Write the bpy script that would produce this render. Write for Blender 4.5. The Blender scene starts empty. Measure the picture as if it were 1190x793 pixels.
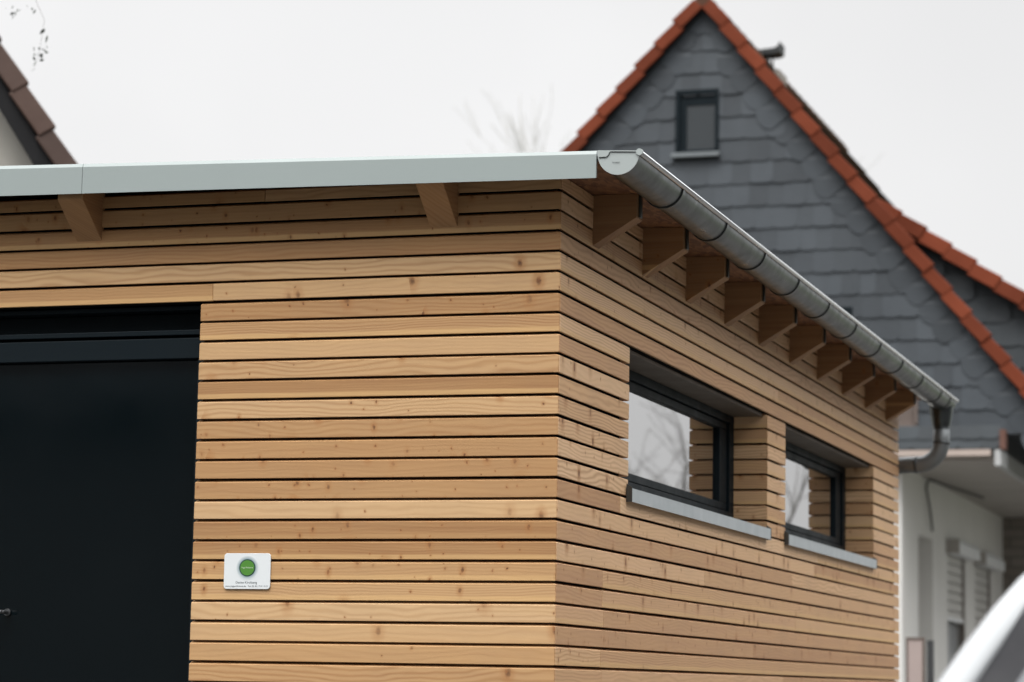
import bpy, bmesh, math, random
from mathutils import Vector, Matrix
R = math.radians
S = bpy.context.scene
COL = S.collection
ZG = 2.95                       # height of the house's reference joint above the ground

# ------------------------------------------------------------------ camera
CAM_LOC = Vector((2.724, -9.029, -1.813 + ZG))
YAW, PIT, ROL = 0.3115, 0.1315, 0.0169
Fv = Vector((-math.sin(YAW) * math.cos(PIT), math.cos(YAW) * math.cos(PIT), math.sin(PIT)))
R0 = Vector((math.cos(YAW), math.sin(YAW), 0)); U0 = R0.cross(Fv)
Rv = math.cos(ROL) * R0 + math.sin(ROL) * U0
Uv = -math.sin(ROL) * R0 + math.cos(ROL) * U0
cd = bpy.data.cameras.new('camera'); cam = bpy.data.objects.new('camera', cd); COL.objects.link(cam)
cam.matrix_world = Matrix(((Rv.x, Uv.x, -Fv.x, CAM_LOC.x), (Rv.y, Uv.y, -Fv.y, CAM_LOC.y), (Rv.z, Uv.z, -Fv.z, CAM_LOC.z), (0, 0, 0, 1)))
cd.sensor_width = 36; cd.lens = 91.32
cd.clip_start = 0.1; cd.clip_end = 3000
cd.dof.use_dof = True; cd.dof.focus_distance = 9.75; cd.dof.aperture_fstop = 3.2
S.camera = cam

# ------------------------------------------------------------------ overcast sky
SUN_EL, SUN_AZ = R(56), R(184)          # azimuth clockwise from +y: behind the camera
w = bpy.data.worlds.new('World'); S.world = w; w.use_nodes = True
nt = w.node_tree; nt.nodes.clear()
def N(t, **k):
    n = nt.nodes.new(t)
    for a, b in k.items(): setattr(n, a, b)
    return n
L = lambda a, b: nt.links.new(a, b)
out = N('ShaderNodeOutputWorld'); bg = N('ShaderNodeBackground'); L(bg.outputs[0], out.inputs[0])
sky = N('ShaderNodeTexSky', sky_type='NISHITA'); sky.sun_disc = False; sky.sun_elevation = SUN_EL; sky.sun_rotation = SUN_AZ
sky.air_density = 1; sky.dust_density = 4
hs = N('ShaderNodeHueSaturation'); hs.inputs['Saturation'].default_value = 0.25; hs.inputs['Value'].default_value = 1.0
L(sky.outputs[0], hs.inputs['Color'])
geo = N('ShaderNodeTexCoord'); sep = N('ShaderNodeSeparateXYZ'); L(geo.outputs['Generated'], sep.inputs[0])
mr = N('ShaderNodeValToRGB'); L(sep.outputs['Z'], mr.inputs[0]); mr.color_ramp.interpolation = 'EASE'
SKY = [(0.0, .765), (.30, .80), (.62, 2.5), (1.0, 3.95)]       # an overcast sky is brightest overhead
for i, (p_, v_) in enumerate(SKY):
    el = mr.color_ramp.elements[i] if i < 2 else mr.color_ramp.elements.new(p_)
    el.position = p_; el.color = (v_ / 4, v_ / 4, v_ / 4, 1)
nz = N('ShaderNodeTexNoise'); nz.inputs['Scale'].default_value = 3.2; nz.inputs['Detail'].default_value = 4
L(geo.outputs['Generated'], nz.inputs['Vector'])
mz = N('ShaderNodeMapRange'); mz.inputs[1].default_value = .3; mz.inputs[2].default_value = .7; mz.inputs[3].default_value = .93; mz.inputs[4].default_value = 1.07
L(nz.outputs['Fac'], mz.inputs[0])
mm = N('ShaderNodeMath', operation='MULTIPLY'); L(mr.outputs['Color'], mm.inputs[0]); L(mz.outputs[0], mm.inputs[1])
tint = N('ShaderNodeMix', data_type='RGBA', blend_type='MULTIPLY'); tint.inputs['Factor'].default_value = 1
tint.inputs['A'].default_value = (40.4, 40.2, 40.2, 1)
L(mm.outputs[0], tint.inputs['B'])
mx = N('ShaderNodeMix', data_type='RGBA'); mx.inputs['Factor'].default_value = 0.82
L(hs.outputs[0], mx.inputs['A']); L(tint.outputs['Result'], mx.inputs['B'])
L(mx.outputs['Result'], bg.inputs['Color']); bg.inputs['Strength'].default_value = 0.1

sd = bpy.data.lights.new('sun', 'SUN'); sd.energy = 1.5; sd.angle = R(28); sd.color = (1, .97, .93)
so = bpy.data.objects.new('sun', sd); COL.objects.link(so)
sdir = Vector((math.sin(SUN_AZ) * math.cos(SUN_EL), math.cos(SUN_AZ) * math.cos(SUN_EL), math.sin(SUN_EL)))
so.rotation_euler = sdir.to_track_quat('Z', 'Y').to_euler(); so.location = sdir * 60

S.view_settings.view_transform = 'Standard'; S.view_settings.look = 'None'
S.view_settings.exposure = 0.28; S.view_settings.gamma = 1.0; S.view_settings.use_curve_mapping = False
S.render.engine = 'CYCLES'

# ------------------------------------------------------------------ helpers
random.seed(11)
class MB:
    """collects faces with uv and a per-face random tint; build() links ONE mesh object"""
    def __init__(s): s.v = []; s.f = []; s.uv = []; s.t = []; s.sm = []
    def face(s, pts, uv=None, t=(.5, .5, .5), smooth=False):
        i = len(s.v); s.v += [tuple(p) for p in pts]; s.f.append(list(range(i, i + len(pts))))
        s.uv.append(uv or [(0, 0)] * len(pts)); s.t.append(t); s.sm.append(smooth)
    def grid(s, rings, closed=True, cap=True, t=(.5, .5, .5), smooth=False, uvs=None):
        i = len(s.v); n = len(rings[0])
        for r in rings: s.v += [tuple(p) for p in r]
        for a in range(len(rings) - 1):
            for b in range(n if closed else n - 1):
                c = (b + 1) % n
                s.f.append([i + a * n + b, i + a * n + c, i + (a + 1) * n + c, i + (a + 1) * n + b])
                s.uv.append([(a, b / n), (a, (b + 1) / n), (a + 1, (b + 1) / n), (a + 1, b / n)]); s.t.append(t); s.sm.append(smooth)
        if cap and closed:
            s.f.append([i + b for b in range(n)][::-1]); s.uv.append([(0, 0)] * n); s.t.append(t); s.sm.append(False)
            j = i + (len(rings) - 1) * n
            s.f.append([j + b for b in range(n)]); s.uv.append([(0, 0)] * n); s.t.append(t); s.sm.append(False)
    def box(s, x0, x1, y0, y1, z0, z1, t=(.5, .5, .5)):
        s.grid([[(x, y0, z0), (x, y1, z0), (x, y1, z1), (x, y0, z1)] for x in (x0, x1)], t=t)
    def prism(s, poly, vec, t=(.5, .5, .5)):
        vec = Vector(vec); s.grid([[Vector(p) for p in poly], [Vector(p) + vec for p in poly]], t=t)
    def tube(s, path, rad, n=10, cap=True, t=(.5, .5, .5), smooth=True):
        P = [Vector(p) for p in path]; rr = rad if isinstance(rad, (list, tuple)) else [rad] * len(P)
        up = None; rings = []
        for i, p in enumerate(P):
            d = (P[min(i + 1, len(P) - 1)] - P[max(i - 1, 0)]).normalized()
            if up is None: up = d.orthogonal().normalized()
            up = (up - d * up.dot(d)).normalized(); sd_ = d.cross(up)
            rings.append([p + (up * math.cos(2 * math.pi * k / n) + sd_ * math.sin(2 * math.pi * k / n)) * rr[i] for k in range(n)])
        s.grid(rings, cap=cap, t=t, smooth=smooth)
    def build(s, name, mat, parent=None, bevel=0, seg=2, fix=True, subsurf=0):
        me = bpy.data.meshes.new(name); me.from_pydata(s.v, [], s.f)
        me.materials.append(mat)
        me.uv_layers.new(name='UVMap'); me.color_attributes.new('tint', 'FLOAT_COLOR', 'CORNER')
        ub, cb = [], []
        for fi, f in enumerate(s.f):
            for j in range(len(f)): ub += list(s.uv[fi][j]); cb += [*s.t[fi], 1.0]
        me.uv_layers['UVMap'].data.foreach_set('uv', ub); me.color_attributes['tint'].data.foreach_set('color', cb)
        me.polygons.foreach_set('use_smooth', s.sm)
        if fix:
            bm = bmesh.new(); bm.from_mesh(me); bmesh.ops.recalc_face_normals(bm, faces=bm.faces); bm.to_mesh(me); bm.free()
        me.update()
        o = bpy.data.objects.new(name, me); COL.objects.link(o)
        if parent: o.parent = parent
        if bevel:
            m = o.modifiers.new('bevel', 'BEVEL'); m.width = bevel; m.segments = seg; m.limit_method = 'ANGLE'; m.angle_limit = R(40)
        if subsurf:
            m = o.modifiers.new('sub', 'SUBSURF'); m.levels = m.render_levels = subsurf
        return o
def tag(o, label=None, cat=None, group=None, kind=None):
    if label: o['label'] = label
    if cat: o['category'] = cat
    if group: o['group'] = group
    if kind: o['kind'] = kind
    return o
def empty(name, loc=(0, 0, 0)):
    """an Empty; children are modelled in world coordinates, so it keeps an inverse"""
    o = bpy.data.objects.new(name, None); o.location = loc; o.empty_display_size = .3; COL.objects.link(o); return o
def rnd3(): return (random.random(), random.random(), random.random())

# ------------------------------------------------------------------ materials
class Mat:
    def __init__(s, name):
        s.m = bpy.data.materials.new(name); s.m.use_nodes = True; s.t = s.m.node_tree; s.t.nodes.clear()
        s.o = s.n('ShaderNodeOutputMaterial'); s.p = s.n('ShaderNodeBsdfPrincipled'); s.l(s.p.outputs[0], s.o.inputs[0])
    def n(s, t, **k):
        x = s.t.nodes.new(t)
        for a, b in k.items(): setattr(x, a, b)
        return x
    def l(s, a, b): s.t.links.new(a, b)
    def set(s, **k):
        for a, b in k.items():
            i = s.p.inputs[a.replace('_', ' ')]
            i.default_value = b
    def math(s, op, a, b=None, c=None, clamp=False):
        n = s.n('ShaderNodeMath', operation=op); n.use_clamp = clamp
        for i, x in enumerate((a, b, c)):
            if x is None: continue
            if isinstance(x, (int, float)): n.inputs[i].default_value = x
            else: s.l(x, n.inputs[i])
        return n.outputs[0]
    def rng(s, x, a, b, c, d, smooth=False):
        n = s.n('ShaderNodeMapRange'); n.interpolation_type = 'SMOOTHSTEP' if smooth else 'LINEAR'
        s.l(x, n.inputs[0])
        for i, q in enumerate((a, b, c, d)): n.inputs[i + 1].default_value = q
        return n.outputs[0]
    def mix(s, f, a, b, mode='MIX'):
        n = s.n('ShaderNodeMix', data_type='RGBA', blend_type=mode)
        for k, x in (('Factor', f), ('A', a), ('B', b)):
            if isinstance(x, (int, float)): n.inputs[k].default_value = x
            elif isinstance(x, tuple): n.inputs[k].default_value = (*x, 1) if len(x) == 3 else x
            else: s.l(x, n.inputs[k])
        return n.outputs['Result']
    def noise(s, vec, scale, detail=4, rough=.55):
        n = s.n('ShaderNodeTexNoise'); n.inputs['Scale'].default_value = scale; n.inputs['Detail'].default_value = detail; n.inputs['Roughness'].default_value = rough
        if vec is not None: s.l(vec, n.inputs['Vector'])
        return n.outputs['Fac']
    def vmul(s, vec, v):
        n = s.n('ShaderNodeVectorMath', operation='MULTIPLY'); s.l(vec, n.inputs[0]); n.inputs[1].default_value = v; return n.outputs[0]
    def ramp(s, f, stops):
        n = s.n('ShaderNodeValToRGB'); s.l(f, n.inputs[0]); e = n.color_ramp.elements
        while len(e) < len(stops): e.new(.5)
        for el, (p, c) in zip(e, stops): el.position = p; el.color = (*c, 1)
        return n.outputs[0]
    def bump(s, h, strength=.3, dist=.01):
        n = s.n('ShaderNodeBump'); n.inputs['Strength'].default_value = strength; n.inputs['Distance'].default_value = dist
        s.l(h, n.inputs['Height']); s.l(n.outputs[0], s.p.inputs['Normal'])
    def base(s, c): s.l(c, s.p.inputs['Base Color'])

def wood(name, ramp, knots=.5, streak=.35, rough=.62, sat=1.0):
    m = Mat(name); uv = m.n('ShaderNodeUVMap'); uv.uv_map = 'UVMap'; U = uv.outputs[0]
    at = m.n('ShaderNodeAttribute'); at.attribute_name = 'tint'; sp = m.n('ShaderNodeSeparateColor'); m.l(at.outputs['Color'], sp.inputs[0])
    base = m.ramp(sp.outputs[0], ramp)
    # long growth-ring figure: distorted, strongly stretched bands along the board
    wob = m.n('ShaderNodeTexNoise'); wob.inputs['Scale'].default_value = 1.0; wob.inputs['Detail'].default_value = 3
    m.l(m.vmul(U, (1.6, 5.0, 1)), wob.inputs['Vector'])
    sx = m.n('ShaderNodeSeparateXYZ'); m.l(U, sx.inputs[0])
    ph = m.math('ADD', m.math('MULTIPLY', sx.outputs[1], m.rng(sp.outputs[1], 0, 1, 240, 620)), m.math('MULTIPLY', wob.outputs['Fac'], 42))
    ring = m.math('MULTIPLY_ADD', m.math('SINE', ph), .5, .5)
    ring = m.math('POWER', ring, 1.6)
    fine = m.noise(m.vmul(U, (5, 420, 1)), 1, 3)
    fine2 = m.noise(m.vmul(U, (1.2, 38, 1)), 1, 4)
    ringf = m.math('MULTIPLY', ring, m.rng(m.math('FRACT', m.math('MULTIPLY', sp.outputs[1], 7.3)), 0, 1, .08, streak + .3))
    c = m.mix(ringf, base, m.mix(.75, base, (.27, .115, .038)))
    c = m.mix(m.rng(fine2, .35, .7, 0, .45), c, m.mix(.5, c, (.66, .42, .19)))
    # sapwood: some boards have a pale lower strip
    sap = m.math('MULTIPLY', m.rng(sp.outputs[1], .55, .6, 0, .55), m.rng(m.math('ADD', m.math('FRACT', sx.outputs[1]), m.math('MULTIPLY', wob.outputs['Fac'], .012)), .030, .024, 0, 1))
    c = m.mix(sap, c, (.68, .44, .20))
    c = m.mix(m.rng(fine, .3, .75, 0, .22), c, m.mix(.5, c, (.22, .11, .045)))
    # knots: irregular, mostly upright ovals; some boards have many, some none
    kd = m.n('ShaderNodeTexNoise'); kd.inputs['Scale'].default_value = 55; kd.inputs['Detail'].default_value = 3
    m.l(U, kd.inputs['Vector'])
    add = m.n('ShaderNodeVectorMath', operation='MULTIPLY_ADD'); m.l(kd.outputs['Color'], add.inputs[0]); add.inputs[1].default_value = (.011, .016, 0); m.l(U, add.inputs[2])
    dens = m.rng(sp.outputs[2], .15, .95, 0, 1)
    def knot(scale, r0, r1, thr, stretch):
        v = m.n('ShaderNodeTexVoronoi'); v.voronoi_dimensions = '2D'; v.inputs['Scale'].default_value = scale
        m.l(m.vmul(add.outputs[0], (stretch, 1, 1)), v.inputs['Vector'])
        cs = m.n('ShaderNodeSeparateColor'); m.l(v.outputs['Color'], cs.inputs[0])
        on = m.math('LESS_THAN', cs.outputs[0], m.math('MULTIPLY', dens, thr))
        size = m.rng(cs.outputs[1], 0, 1, .35, 1.25)
        dd = m.math('DIVIDE', v.outputs['Distance'], size)
        on = m.math('MULTIPLY', on, m.rng(cs.outputs[2], 0, 1, .35, 1))
        return m.math('MULTIPLY', on, m.rng(dd, r0, r1, 1, 0, True)), m.math('MULTIPLY', on, m.rng(dd, r1 * .7, r1 * 2.6, .6, 0, True))
    k1, h1 = knot(5.5, .03, .125, knots, 1.6)
    k2, h2 = knot(15, .03, .085, knots * .55, 1.15)
    c = m.mix(h1, c, (.36, .155, .05)); c = m.mix(m.math('MULTIPLY', h2, .7), c, (.36, .155, .05))
    kc = m.mix(m.rng(kd.outputs['Fac'], .4, .6, 0, 1), (.06, .022, .010), (.24, .09, .03))
    c = m.mix(m.math('MULTIPLY', k1, .95), c, kc); c = m.mix(m.math('MULTIPLY', k2, .9), c, kc)
    # weather blotches
    bl = m.noise(m.vmul(U, (2.2, 3, 1)), 1.4, 5)
    c = m.mix(m.rng(bl, .45, .75, 0, .28), c, m.mix(.5, c, (.25, .17, .11)))
    if sat != 1:
        h = m.n('ShaderNodeHueSaturation'); h.inputs['Saturation'].default_value = sat; m.l(c, h.inputs['Color']); c = h.outputs[0]
    m.base(c); m.set(Roughness=rough)
    m.p.inputs['Specular IOR Level'].default_value = .3
    m.bump(m.math('ADD', m.math('MULTIPLY', fine, .6), m.math('MULTIPLY', ring, .35)), .22, .002)
    return m.m
FR = [(0, (.265, .135, .058)), (.18, (.43, .245, .112)), (.36, (.32, .165, .070)), (.52, (.48, .285, .135)), (.68, (.60, .405, .225)), (.84, (.53, .33, .165)), (1, (.37, .195, .085))]
SR = [(0, (0.458, 0.255, 0.135)), (.3, (0.624, 0.388, 0.210)), (.6, (0.749, 0.510, 0.310)), (.8, (0.676, 0.428, 0.245)), (1, (0.520, 0.301, 0.160))]
M = {}
M['larch_front'] = wood('larch_front', FR, 1.05)
M['larch_side'] = wood('larch_side', SR, .8, .4)
M['beam'] = wood('spruce_beam', [(0, (.36, .205, .10)), (1, (.43, .255, .13))], .4, .25)

M['rafter_wood_shaded'] = wood('rafter_wood_shaded', [(0, (.22, .115, .055)), (1, (.29, .16, .078))], .5, .25)  # darker copy of the beam wood: eave shade is put into its colour

def simple(name, col, rough=.5, metal=0, var=.0, vscale=6, bump=0, bscale=60, bdist=.003, spec=.5, tintvar=0, col2=None):
    m = Mat(name); tc = m.n('ShaderNodeTexCoord'); V = tc.outputs['Object']
    n = m.noise(V, vscale, 5)
    dk = col2 or tuple(x * .6 for x in col)
    c = m.mix(m.rng(n, .3, .7, 0, var), col, dk)
    if tintvar:
        at = m.n('ShaderNodeAttribute'); at.attribute_name = 'tint'; sp = m.n('ShaderNodeSeparateColor'); m.l(at.outputs['Color'], sp.inputs[0])
        b = m.rng(sp.outputs[0], 0, 1, 1 - tintvar, 1 + tintvar)
        vm = m.n('ShaderNodeVectorMath', operation='SCALE'); m.l(c, vm.inputs[0]); m.l(b, vm.inputs['Scale']); c = vm.outputs[0]
    m.base(c); m.set(Roughness=rough, Metallic=metal); m.p.inputs['Specular IOR Level'].default_value = spec
    m.l(m.rng(n, .3, .7, max(rough - .06, 0), min(rough + .08, 1)), m.p.inputs['Roughness'])
    if bump: m.bump(m.noise(V, bscale, 5), bump, bdist)
    return m.m
M['membrane'] = simple('black_membrane', (.006, .007, .009), .9, spec=.1)
M['fascia'] = simple('coated_fascia', (.30, .345, .34), .45, 0, .12, 3, .05, 90, .002)
M['head_board'] = simple('shaded_head_board', (.10, .075, .052), .7, 0, .2, 6)  # shade under the lintel is put into this dark tone
M['zinc_light'] = simple('zinc_end_cap', (.37, .41, .405), .42, 0, .12, 9, .04)
M['zinc'] = simple('zinc_gutter', (.105, .117, .121), .33, 1.0, .10, 14, .06, 40, .002)
M['zinc_pipe'] = simple('weathered_zinc_pipe', (.20, .215, .22), .5, .6, .25, 14)
M['zinc_dark'] = simple('zinc_bracket', (.10, .108, .11), .45, .9, .2, 14)
M['bead'] = simple('zinc_bead', (.72, .74, .75), .3, 1.0, .1, 14)
M['seam'] = simple('dark_seam', (.01, .011, .012), .8)
M['roof_sheet'] = simple('roof_sheet', (.30, .32, .33), .5, .3, .2, 2)
M['anthracite'] = simple('anthracite_frame', (.0055, .0105, .014), .55, 0, .2, 8, spec=.12)
M['zinc_sill'] = simple('weathered_sill', (.16, .18, .19), .5, .2, .2, 8)
M['sill'] = simple('aluminium_sill', (.37, .41, .425), .4, 0, .1, 10)
M['door_panel'] = simple('dark_door_panel', (.0022, .0048, .0062), .10, 0, .1, 2, spec=.5)
M['handle_steel'] = simple('dull_steel', (.16, .165, .17), .4, 1)
M['steel'] = simple('brushed_steel', (.55, .56, .57), .28, 1)
M['white_plate'] = simple('white_plate', (.70, .735, .75), .35, 0, .06, 20)
M['ink'] = simple('grey_ink', (.09, .11, .12), .6)
M['pale_ink'] = simple('pale_ink', (.55, .68, .5), .6)
M['green'] = simple('green_disc', (.075, .235, .035), .4, 0, .1, 60)
M['slate'] = simple('slate', (.053, .062, .071), .55, 0, .25, 3, .25, 25, .006, spec=.3, tintvar=.21)
M['slate_dark'] = simple('slate_band', (.034, .043, .050), .55, 0, .35, 3, .25, 25, .006, tintvar=.2)
M['tile'] = simple('red_clay_tile', (.150, .037, .018), .8, 0, .7, 3.0, .3, 22, .006, spec=.1, tintvar=.25, col2=(.11, .028, .014))
M['tile_mossy'] = simple('mossy_clay_tile', (.085, .042, .028), .9, 0, .8, 3, .4, 18, .01, spec=.1, tintvar=.35, col2=(.045, .040, .028))
M['tile_brown'] = simple('brown_clay_tile', (.062, .031, .021), .65, 0, .5, 4, .3, 22, .006, tintvar=.2)
M['dark_wood'] = simple('dark_stained_soffit', (.012, .012, .013), .7, 0, .3, 6, spec=.2)
M['render'] = simple('white_render', (.68, .675, .65), .9, 0, .3, 1.2, .3, 130, .004, col2=(.56, .555, .53))
M['render_cream'] = simple('cream_render', (.60, .575, .52), .9, 0, .15, 1.2, .3, 130, .004)
M['soffit_paint'] = simple('soffit_paint', (.42, .40, .37), .85, 0, .25, 1.5, spec=.2)
M['trim'] = simple('pink_beige_trim', (.42, .35, .31), .6, 0, .2, 4)
M['white_paint'] = simple('white_paint', (.74, .76, .77), .5, 0, .08, 5)
M['dull_white'] = simple('dull_white_edge', (.42, .43, .43), .6, 0, .2, 3)
M['shutter'] = simple('grey_roller_shutter', (.56, .555, .53), .55, 0, .1, 4)
M['brown_frame'] = simple('brown_frame', (.13, .10, .085), .6, 0, .3, 7)
M['rust_trim'] = simple('rust_trim', (.13, .06, .042), .7, 0, .3, 7)
M['cable'] = simple('dark_cable', (.03, .032, .034), .6)
M['pink_panel'] = simple('pale_pink_panel', (.37, .30, .28), .6, 0, .15, 5)
M['chimney_sheet'] = simple('dark_chimney_sheet', (.022, .024, .025), .55, .3, .3, 7)
M['bark'] = simple('bark', (.10, .088, .075), .9, 0, .5, 12, .5, 30, .01)
M['bark_washed_out'] = simple('washed_out_bark', (.48, .47, .455), .9, 0, .4, 12)  # faintness against the bright sky is put into the bark colour
M['leaf'] = simple('dark_leaf', (.035, .048, .03), .6, 0, .4, 8, tintvar=.5)
M['tyre'] = simple('rubber', (.02, .02, .02), .8)
M['car_paint'] = simple('silver_car_paint', (.27, .285, .295), .3, 0, .02, 2); 
M['car_black'] = simple('gloss_black_trim', (.008, .008, .01), .22)
M['frit'] = simple('black_frit', (.006, .006, .008), .6, spec=.15)
M['plastic'] = simple('black_plastic', (.02, .02, .022), .6)
M['brick_dull'] = None

def paint_coat():
    p = M['car_paint'].node_tree.nodes
    for n in p:
        if n.type == 'BSDF_PRINCIPLED': n.inputs['Coat Weight'].default_value = .25; n.inputs['Coat Roughness'].default_value = .05
paint_coat()
def osb():
    m = Mat('osb_soffit'); tc = m.n('ShaderNodeTexCoord'); V = tc.outputs['Object']
    v = m.n('ShaderNodeTexVoronoi'); v.inputs['Scale'].default_value = 1; m.l(m.vmul(V, (60, 22, 60)), v.inputs['Vector'])
    sp = m.n('ShaderNodeSeparateColor'); m.l(v.outputs['Color'], sp.inputs[0])
    m.base(m.ramp(sp.outputs[0], [(0, (.11, .045, .02)), (.5, (.18, .08, .034)), (1, (.26, .125, .055))])); m.set(Roughness=.7)
    m.bump(v.outputs['Distance'], .4, .003); return m.m
M['osb'] = osb()
def brickmat():
    m = Mat('grey_brown_brick'); tc = m.n('ShaderNodeTexCoord')
    mp = m.n('ShaderNodeMapping'); mp.inputs['Rotation'].default_value = (R(90), 0, 0); m.l(tc.outputs['Object'], mp.inputs[0])
    b = m.n('ShaderNodeTexBrick'); b.inputs['Scale'].default_value = 1; b.inputs['Brick Width'].default_value = .42; b.inputs['Row Height'].default_value = .14
    b.inputs['Mortar Size'].default_value = .012
    b.inputs['Color1'].default_value = (.20, .175, .15, 1); b.inputs['Color2'].default_value = (.26, .235, .21, 1); b.inputs['Mortar'].default_value = (.13, .12, .11, 1)
    m.l(mp.outputs[0], b.inputs['Vector']); m.base(b.outputs[0]); m.set(Roughness=.9); return m.m
M['brick'] = brickmat()
def glassmat(name, ior, base=(.006, .008, .009), rough=.015, wob=.0):
    m = Mat(name); m.set(Base_Color=(*base, 1), Roughness=rough, IOR=ior)
    tc = m.n('ShaderNodeTexCoord'); m.bump(m.noise(tc.outputs['Object'], 2.2, 2), .012, .01); return m.m
M['pane'] = glassmat('window_pane', 8.0)
M['pane_far'] = glassmat('far_pane', 1.6, (.02, .026, .03))
M['windscreen'] = glassmat('windscreen_glass', 1.5, (.03, .036, .045))
def asphalt(name, c1, c2, s):
    m = Mat(name); tc = m.n('ShaderNodeTexCoord'); V = tc.outputs['Object']
    a = m.noise(V, s, 6); b = m.noise(V, .4, 4)
    m.base(m.mix(m.rng(b, .35, .7, 0, .5), m.ramp(a, [(.3, c1), (.7, c2)]), c1)); m.set(Roughness=.9); m.bump(a, .4, .01); return m.m
M['asphalt'] = asphalt('asphalt', (.03, .031, .033), (.05, .05, .05), 120)
M['paving'] = asphalt('dark_paving', (.075, .072, .068), (.11, .105, .10), 40)  # tone lowered to cut light bounced up under the eaves
M['lawn'] = asphalt('lawn', (.028, .045, .014), (.06, .085, .025), 60)

# ------------------------------------------------------------------ ground
g = MB(); s_ = 900
g.face([(-s_, -s_, 0), (s_, -s_, 0), (s_, s_, 0), (-s_, s_, 0)]); tag(g.build('ground', M['lawn']), kind='structure')
g = MB(); g.face([(-16, -1.3, .004), (14, -1.3, .004), (14, 32, .004), (-16, 32, .004)])
tag(g.build('pavement', M['paving']), kind='structure')
g = MB(); g.face([(-200, -15, .004), (200, -15, .004), (200, -1.45, .004), (-200, -1.45, .004)]); tag(g.build('road', M['asphalt']), kind='structure')
g = MB(); g.box(-200, 200, -1.45, -1.3, 0, .1); tag(g.build('kerb', M['paving'], bevel=.015), kind='structure')

# ------------------------------------------------------------------ timber house
PT, GAP, TH = .076, .0112, .026
HL, HB = -4.7, 7.58                                    # left end, back end
house = empty('timber_house'); tag(house, 'timber house clad in horizontal larch slats, with a low metal-edged roof', 'house')
def row_z(k): return ZG - k * PT - GAP / 2, ZG - (k + 1) * PT + GAP / 2     # top, bottom of board below joint k
PROF = [(-TH, 0), (-.0022, 0), (0, .0022), (0, None), (-.0022, 1), (-TH, 1)]
def board(mb, fn, u0, u1, k, m0=0, m1=0, zt=None, zb=None):
    """one slat from u0 to u1 in wall coordinates; m0/m1: mitre (+1 shorter inside, -1 longer inside); fn maps (u, depth, z)"""
    t, b = row_z(k); t = zt if zt is not None else t; b = zb if zb is not None else b
    sl = .0085; prof = [(-TH, b + sl), (-.0024, b), (0, b + .0022), (0, t - .0022), (-.0022, t), (-TH, t + sl)]
    col = rnd3(); uo = random.uniform(0, 60); vo = math.floor(random.uniform(0, 60))
    jz = random.uniform(-.0008, .0008); jd = random.uniform(-.0015, .0006)
    rings = []; us = []
    e = .0018
    nseg = max(1, int((u1 - u0) / .9))
    cuts = [u0, u0 + e] + [u0 + (u1 - u0) * i / nseg for i in range(1, nseg)] + [u1 - e, u1]
    bow = random.uniform(-.0011, .0011); ph = random.uniform(0, 6)
    for i, u in enumerate(cuts):
        r = []
        for d, z in prof:
            dd = d
            if i in (0, len(cuts) - 1) and d > -.003: dd = d - e
            uu = u
            if i <= 1: uu = u - m0 * dd
            elif i >= len(cuts) - 2: uu = u + m1 * dd
            r.append((uu, dd + jd, z + jz + bow * math.sin(u * 1.7 + ph)))
        rings.append(r)
    i0 = len(mb.v); n = len(prof)
    # perimeter coordinate for v
    pv = [0]
    for a in range(1, n): pv.append(pv[-1] + math.dist(prof[a], prof[a - 1]))
    vs = [p - TH + vo + .002 for p in pv]
    for r in rings: mb.v += [fn(*p) for p in r]
    for a in range(len(rings) - 1):
        for c in range(n - 1):
            mb.f.append([i0 + a * n + c, i0 + a * n + c + 1, i0 + (a + 1) * n + c + 1, i0 + (a + 1) * n + c])
            ua, ub = cuts[a] + uo, cuts[a + 1] + uo
            mb.uv.append([(ua, vs[c]), (ua, vs[c + 1]), (ub, vs[c + 1]), (ub, vs[c])]); mb.t.append(col); mb.sm.append(False)
    for a in (0, len(rings) - 1):
        mb.f.append([i0 + a * n + c for c in range(n)]); mb.uv.append([(cuts[a] + uo, vs[c]) for c in range(n)])
        mb.t.append(col); mb.sm.append(False)
def run(mb, fn, u0, u1, k, m0=0, m1=0, joints=(), **kw):
    p = [u0] + sorted(j for j in joints if u0 + .15 < j < u1 - .15) + [u1]
    for i in range(len(p) - 1):
        board(mb, fn, p[i] + (.0006 if i else 0), p[i + 1] - (.0006 if i < len(p) - 2 else 0), k, m0 if i == 0 else 0, m1 if i == len(p) - 2 else 0, **kw)
front = lambda u, d, z: (u, -d, z)
side = lambda u, d, z: (d, u, z)
DR = -1.441; DLft = -3.75                              # door opening
W1, W2 = (.978, 3.60), (4.04, 6.64)
KB = 37
c = MB()
fj = {4: [-1.392], -1: [-1.187], 2: [-3.1], 8: [], 0: [-2.9]}
for k in range(-1, KB + 1):
    tt = ZG + .05 if k == -1 else None
    if k < 5: run(c, front, HL, -.0008, k, 0, 1, joints=fj.get(k, []), zt=tt)
    else:
        run(c, front, DR, -.0008, k, 0, 1); run(c, front, HL, DLft, k)
c.build('cladding', M['larch_front'], house)
c = MB()
sj = {4: [3.85], 18: [.62], 19: [.62, 4.3], 20: [.64], 21: [3.3], 22: [.6], 23: [.62, 4.0], 14: [.86, 4.9], 13: [], 15: [4.8], 5: [], 16: [4.2]}
for k in range(-1, KB + 1):
    js = sj.get(k)
    if js is None: js = [random.uniform(1.0, 6.8)] if k > 5 else []
    if 6 <= k <= 13:
        run(c, side, .0008, W1[0], k, 1, 1, joints=js); run(c, side, W1[1], W2[0], k, 1, 1); run(c, side, W2[1], HB, k, 1, 0)
    else: run(c, side, .0008, HB, k, 1, 0, joints=js, zt=(ZG + .056 if k == -1 else None))
RC = .17
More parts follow.
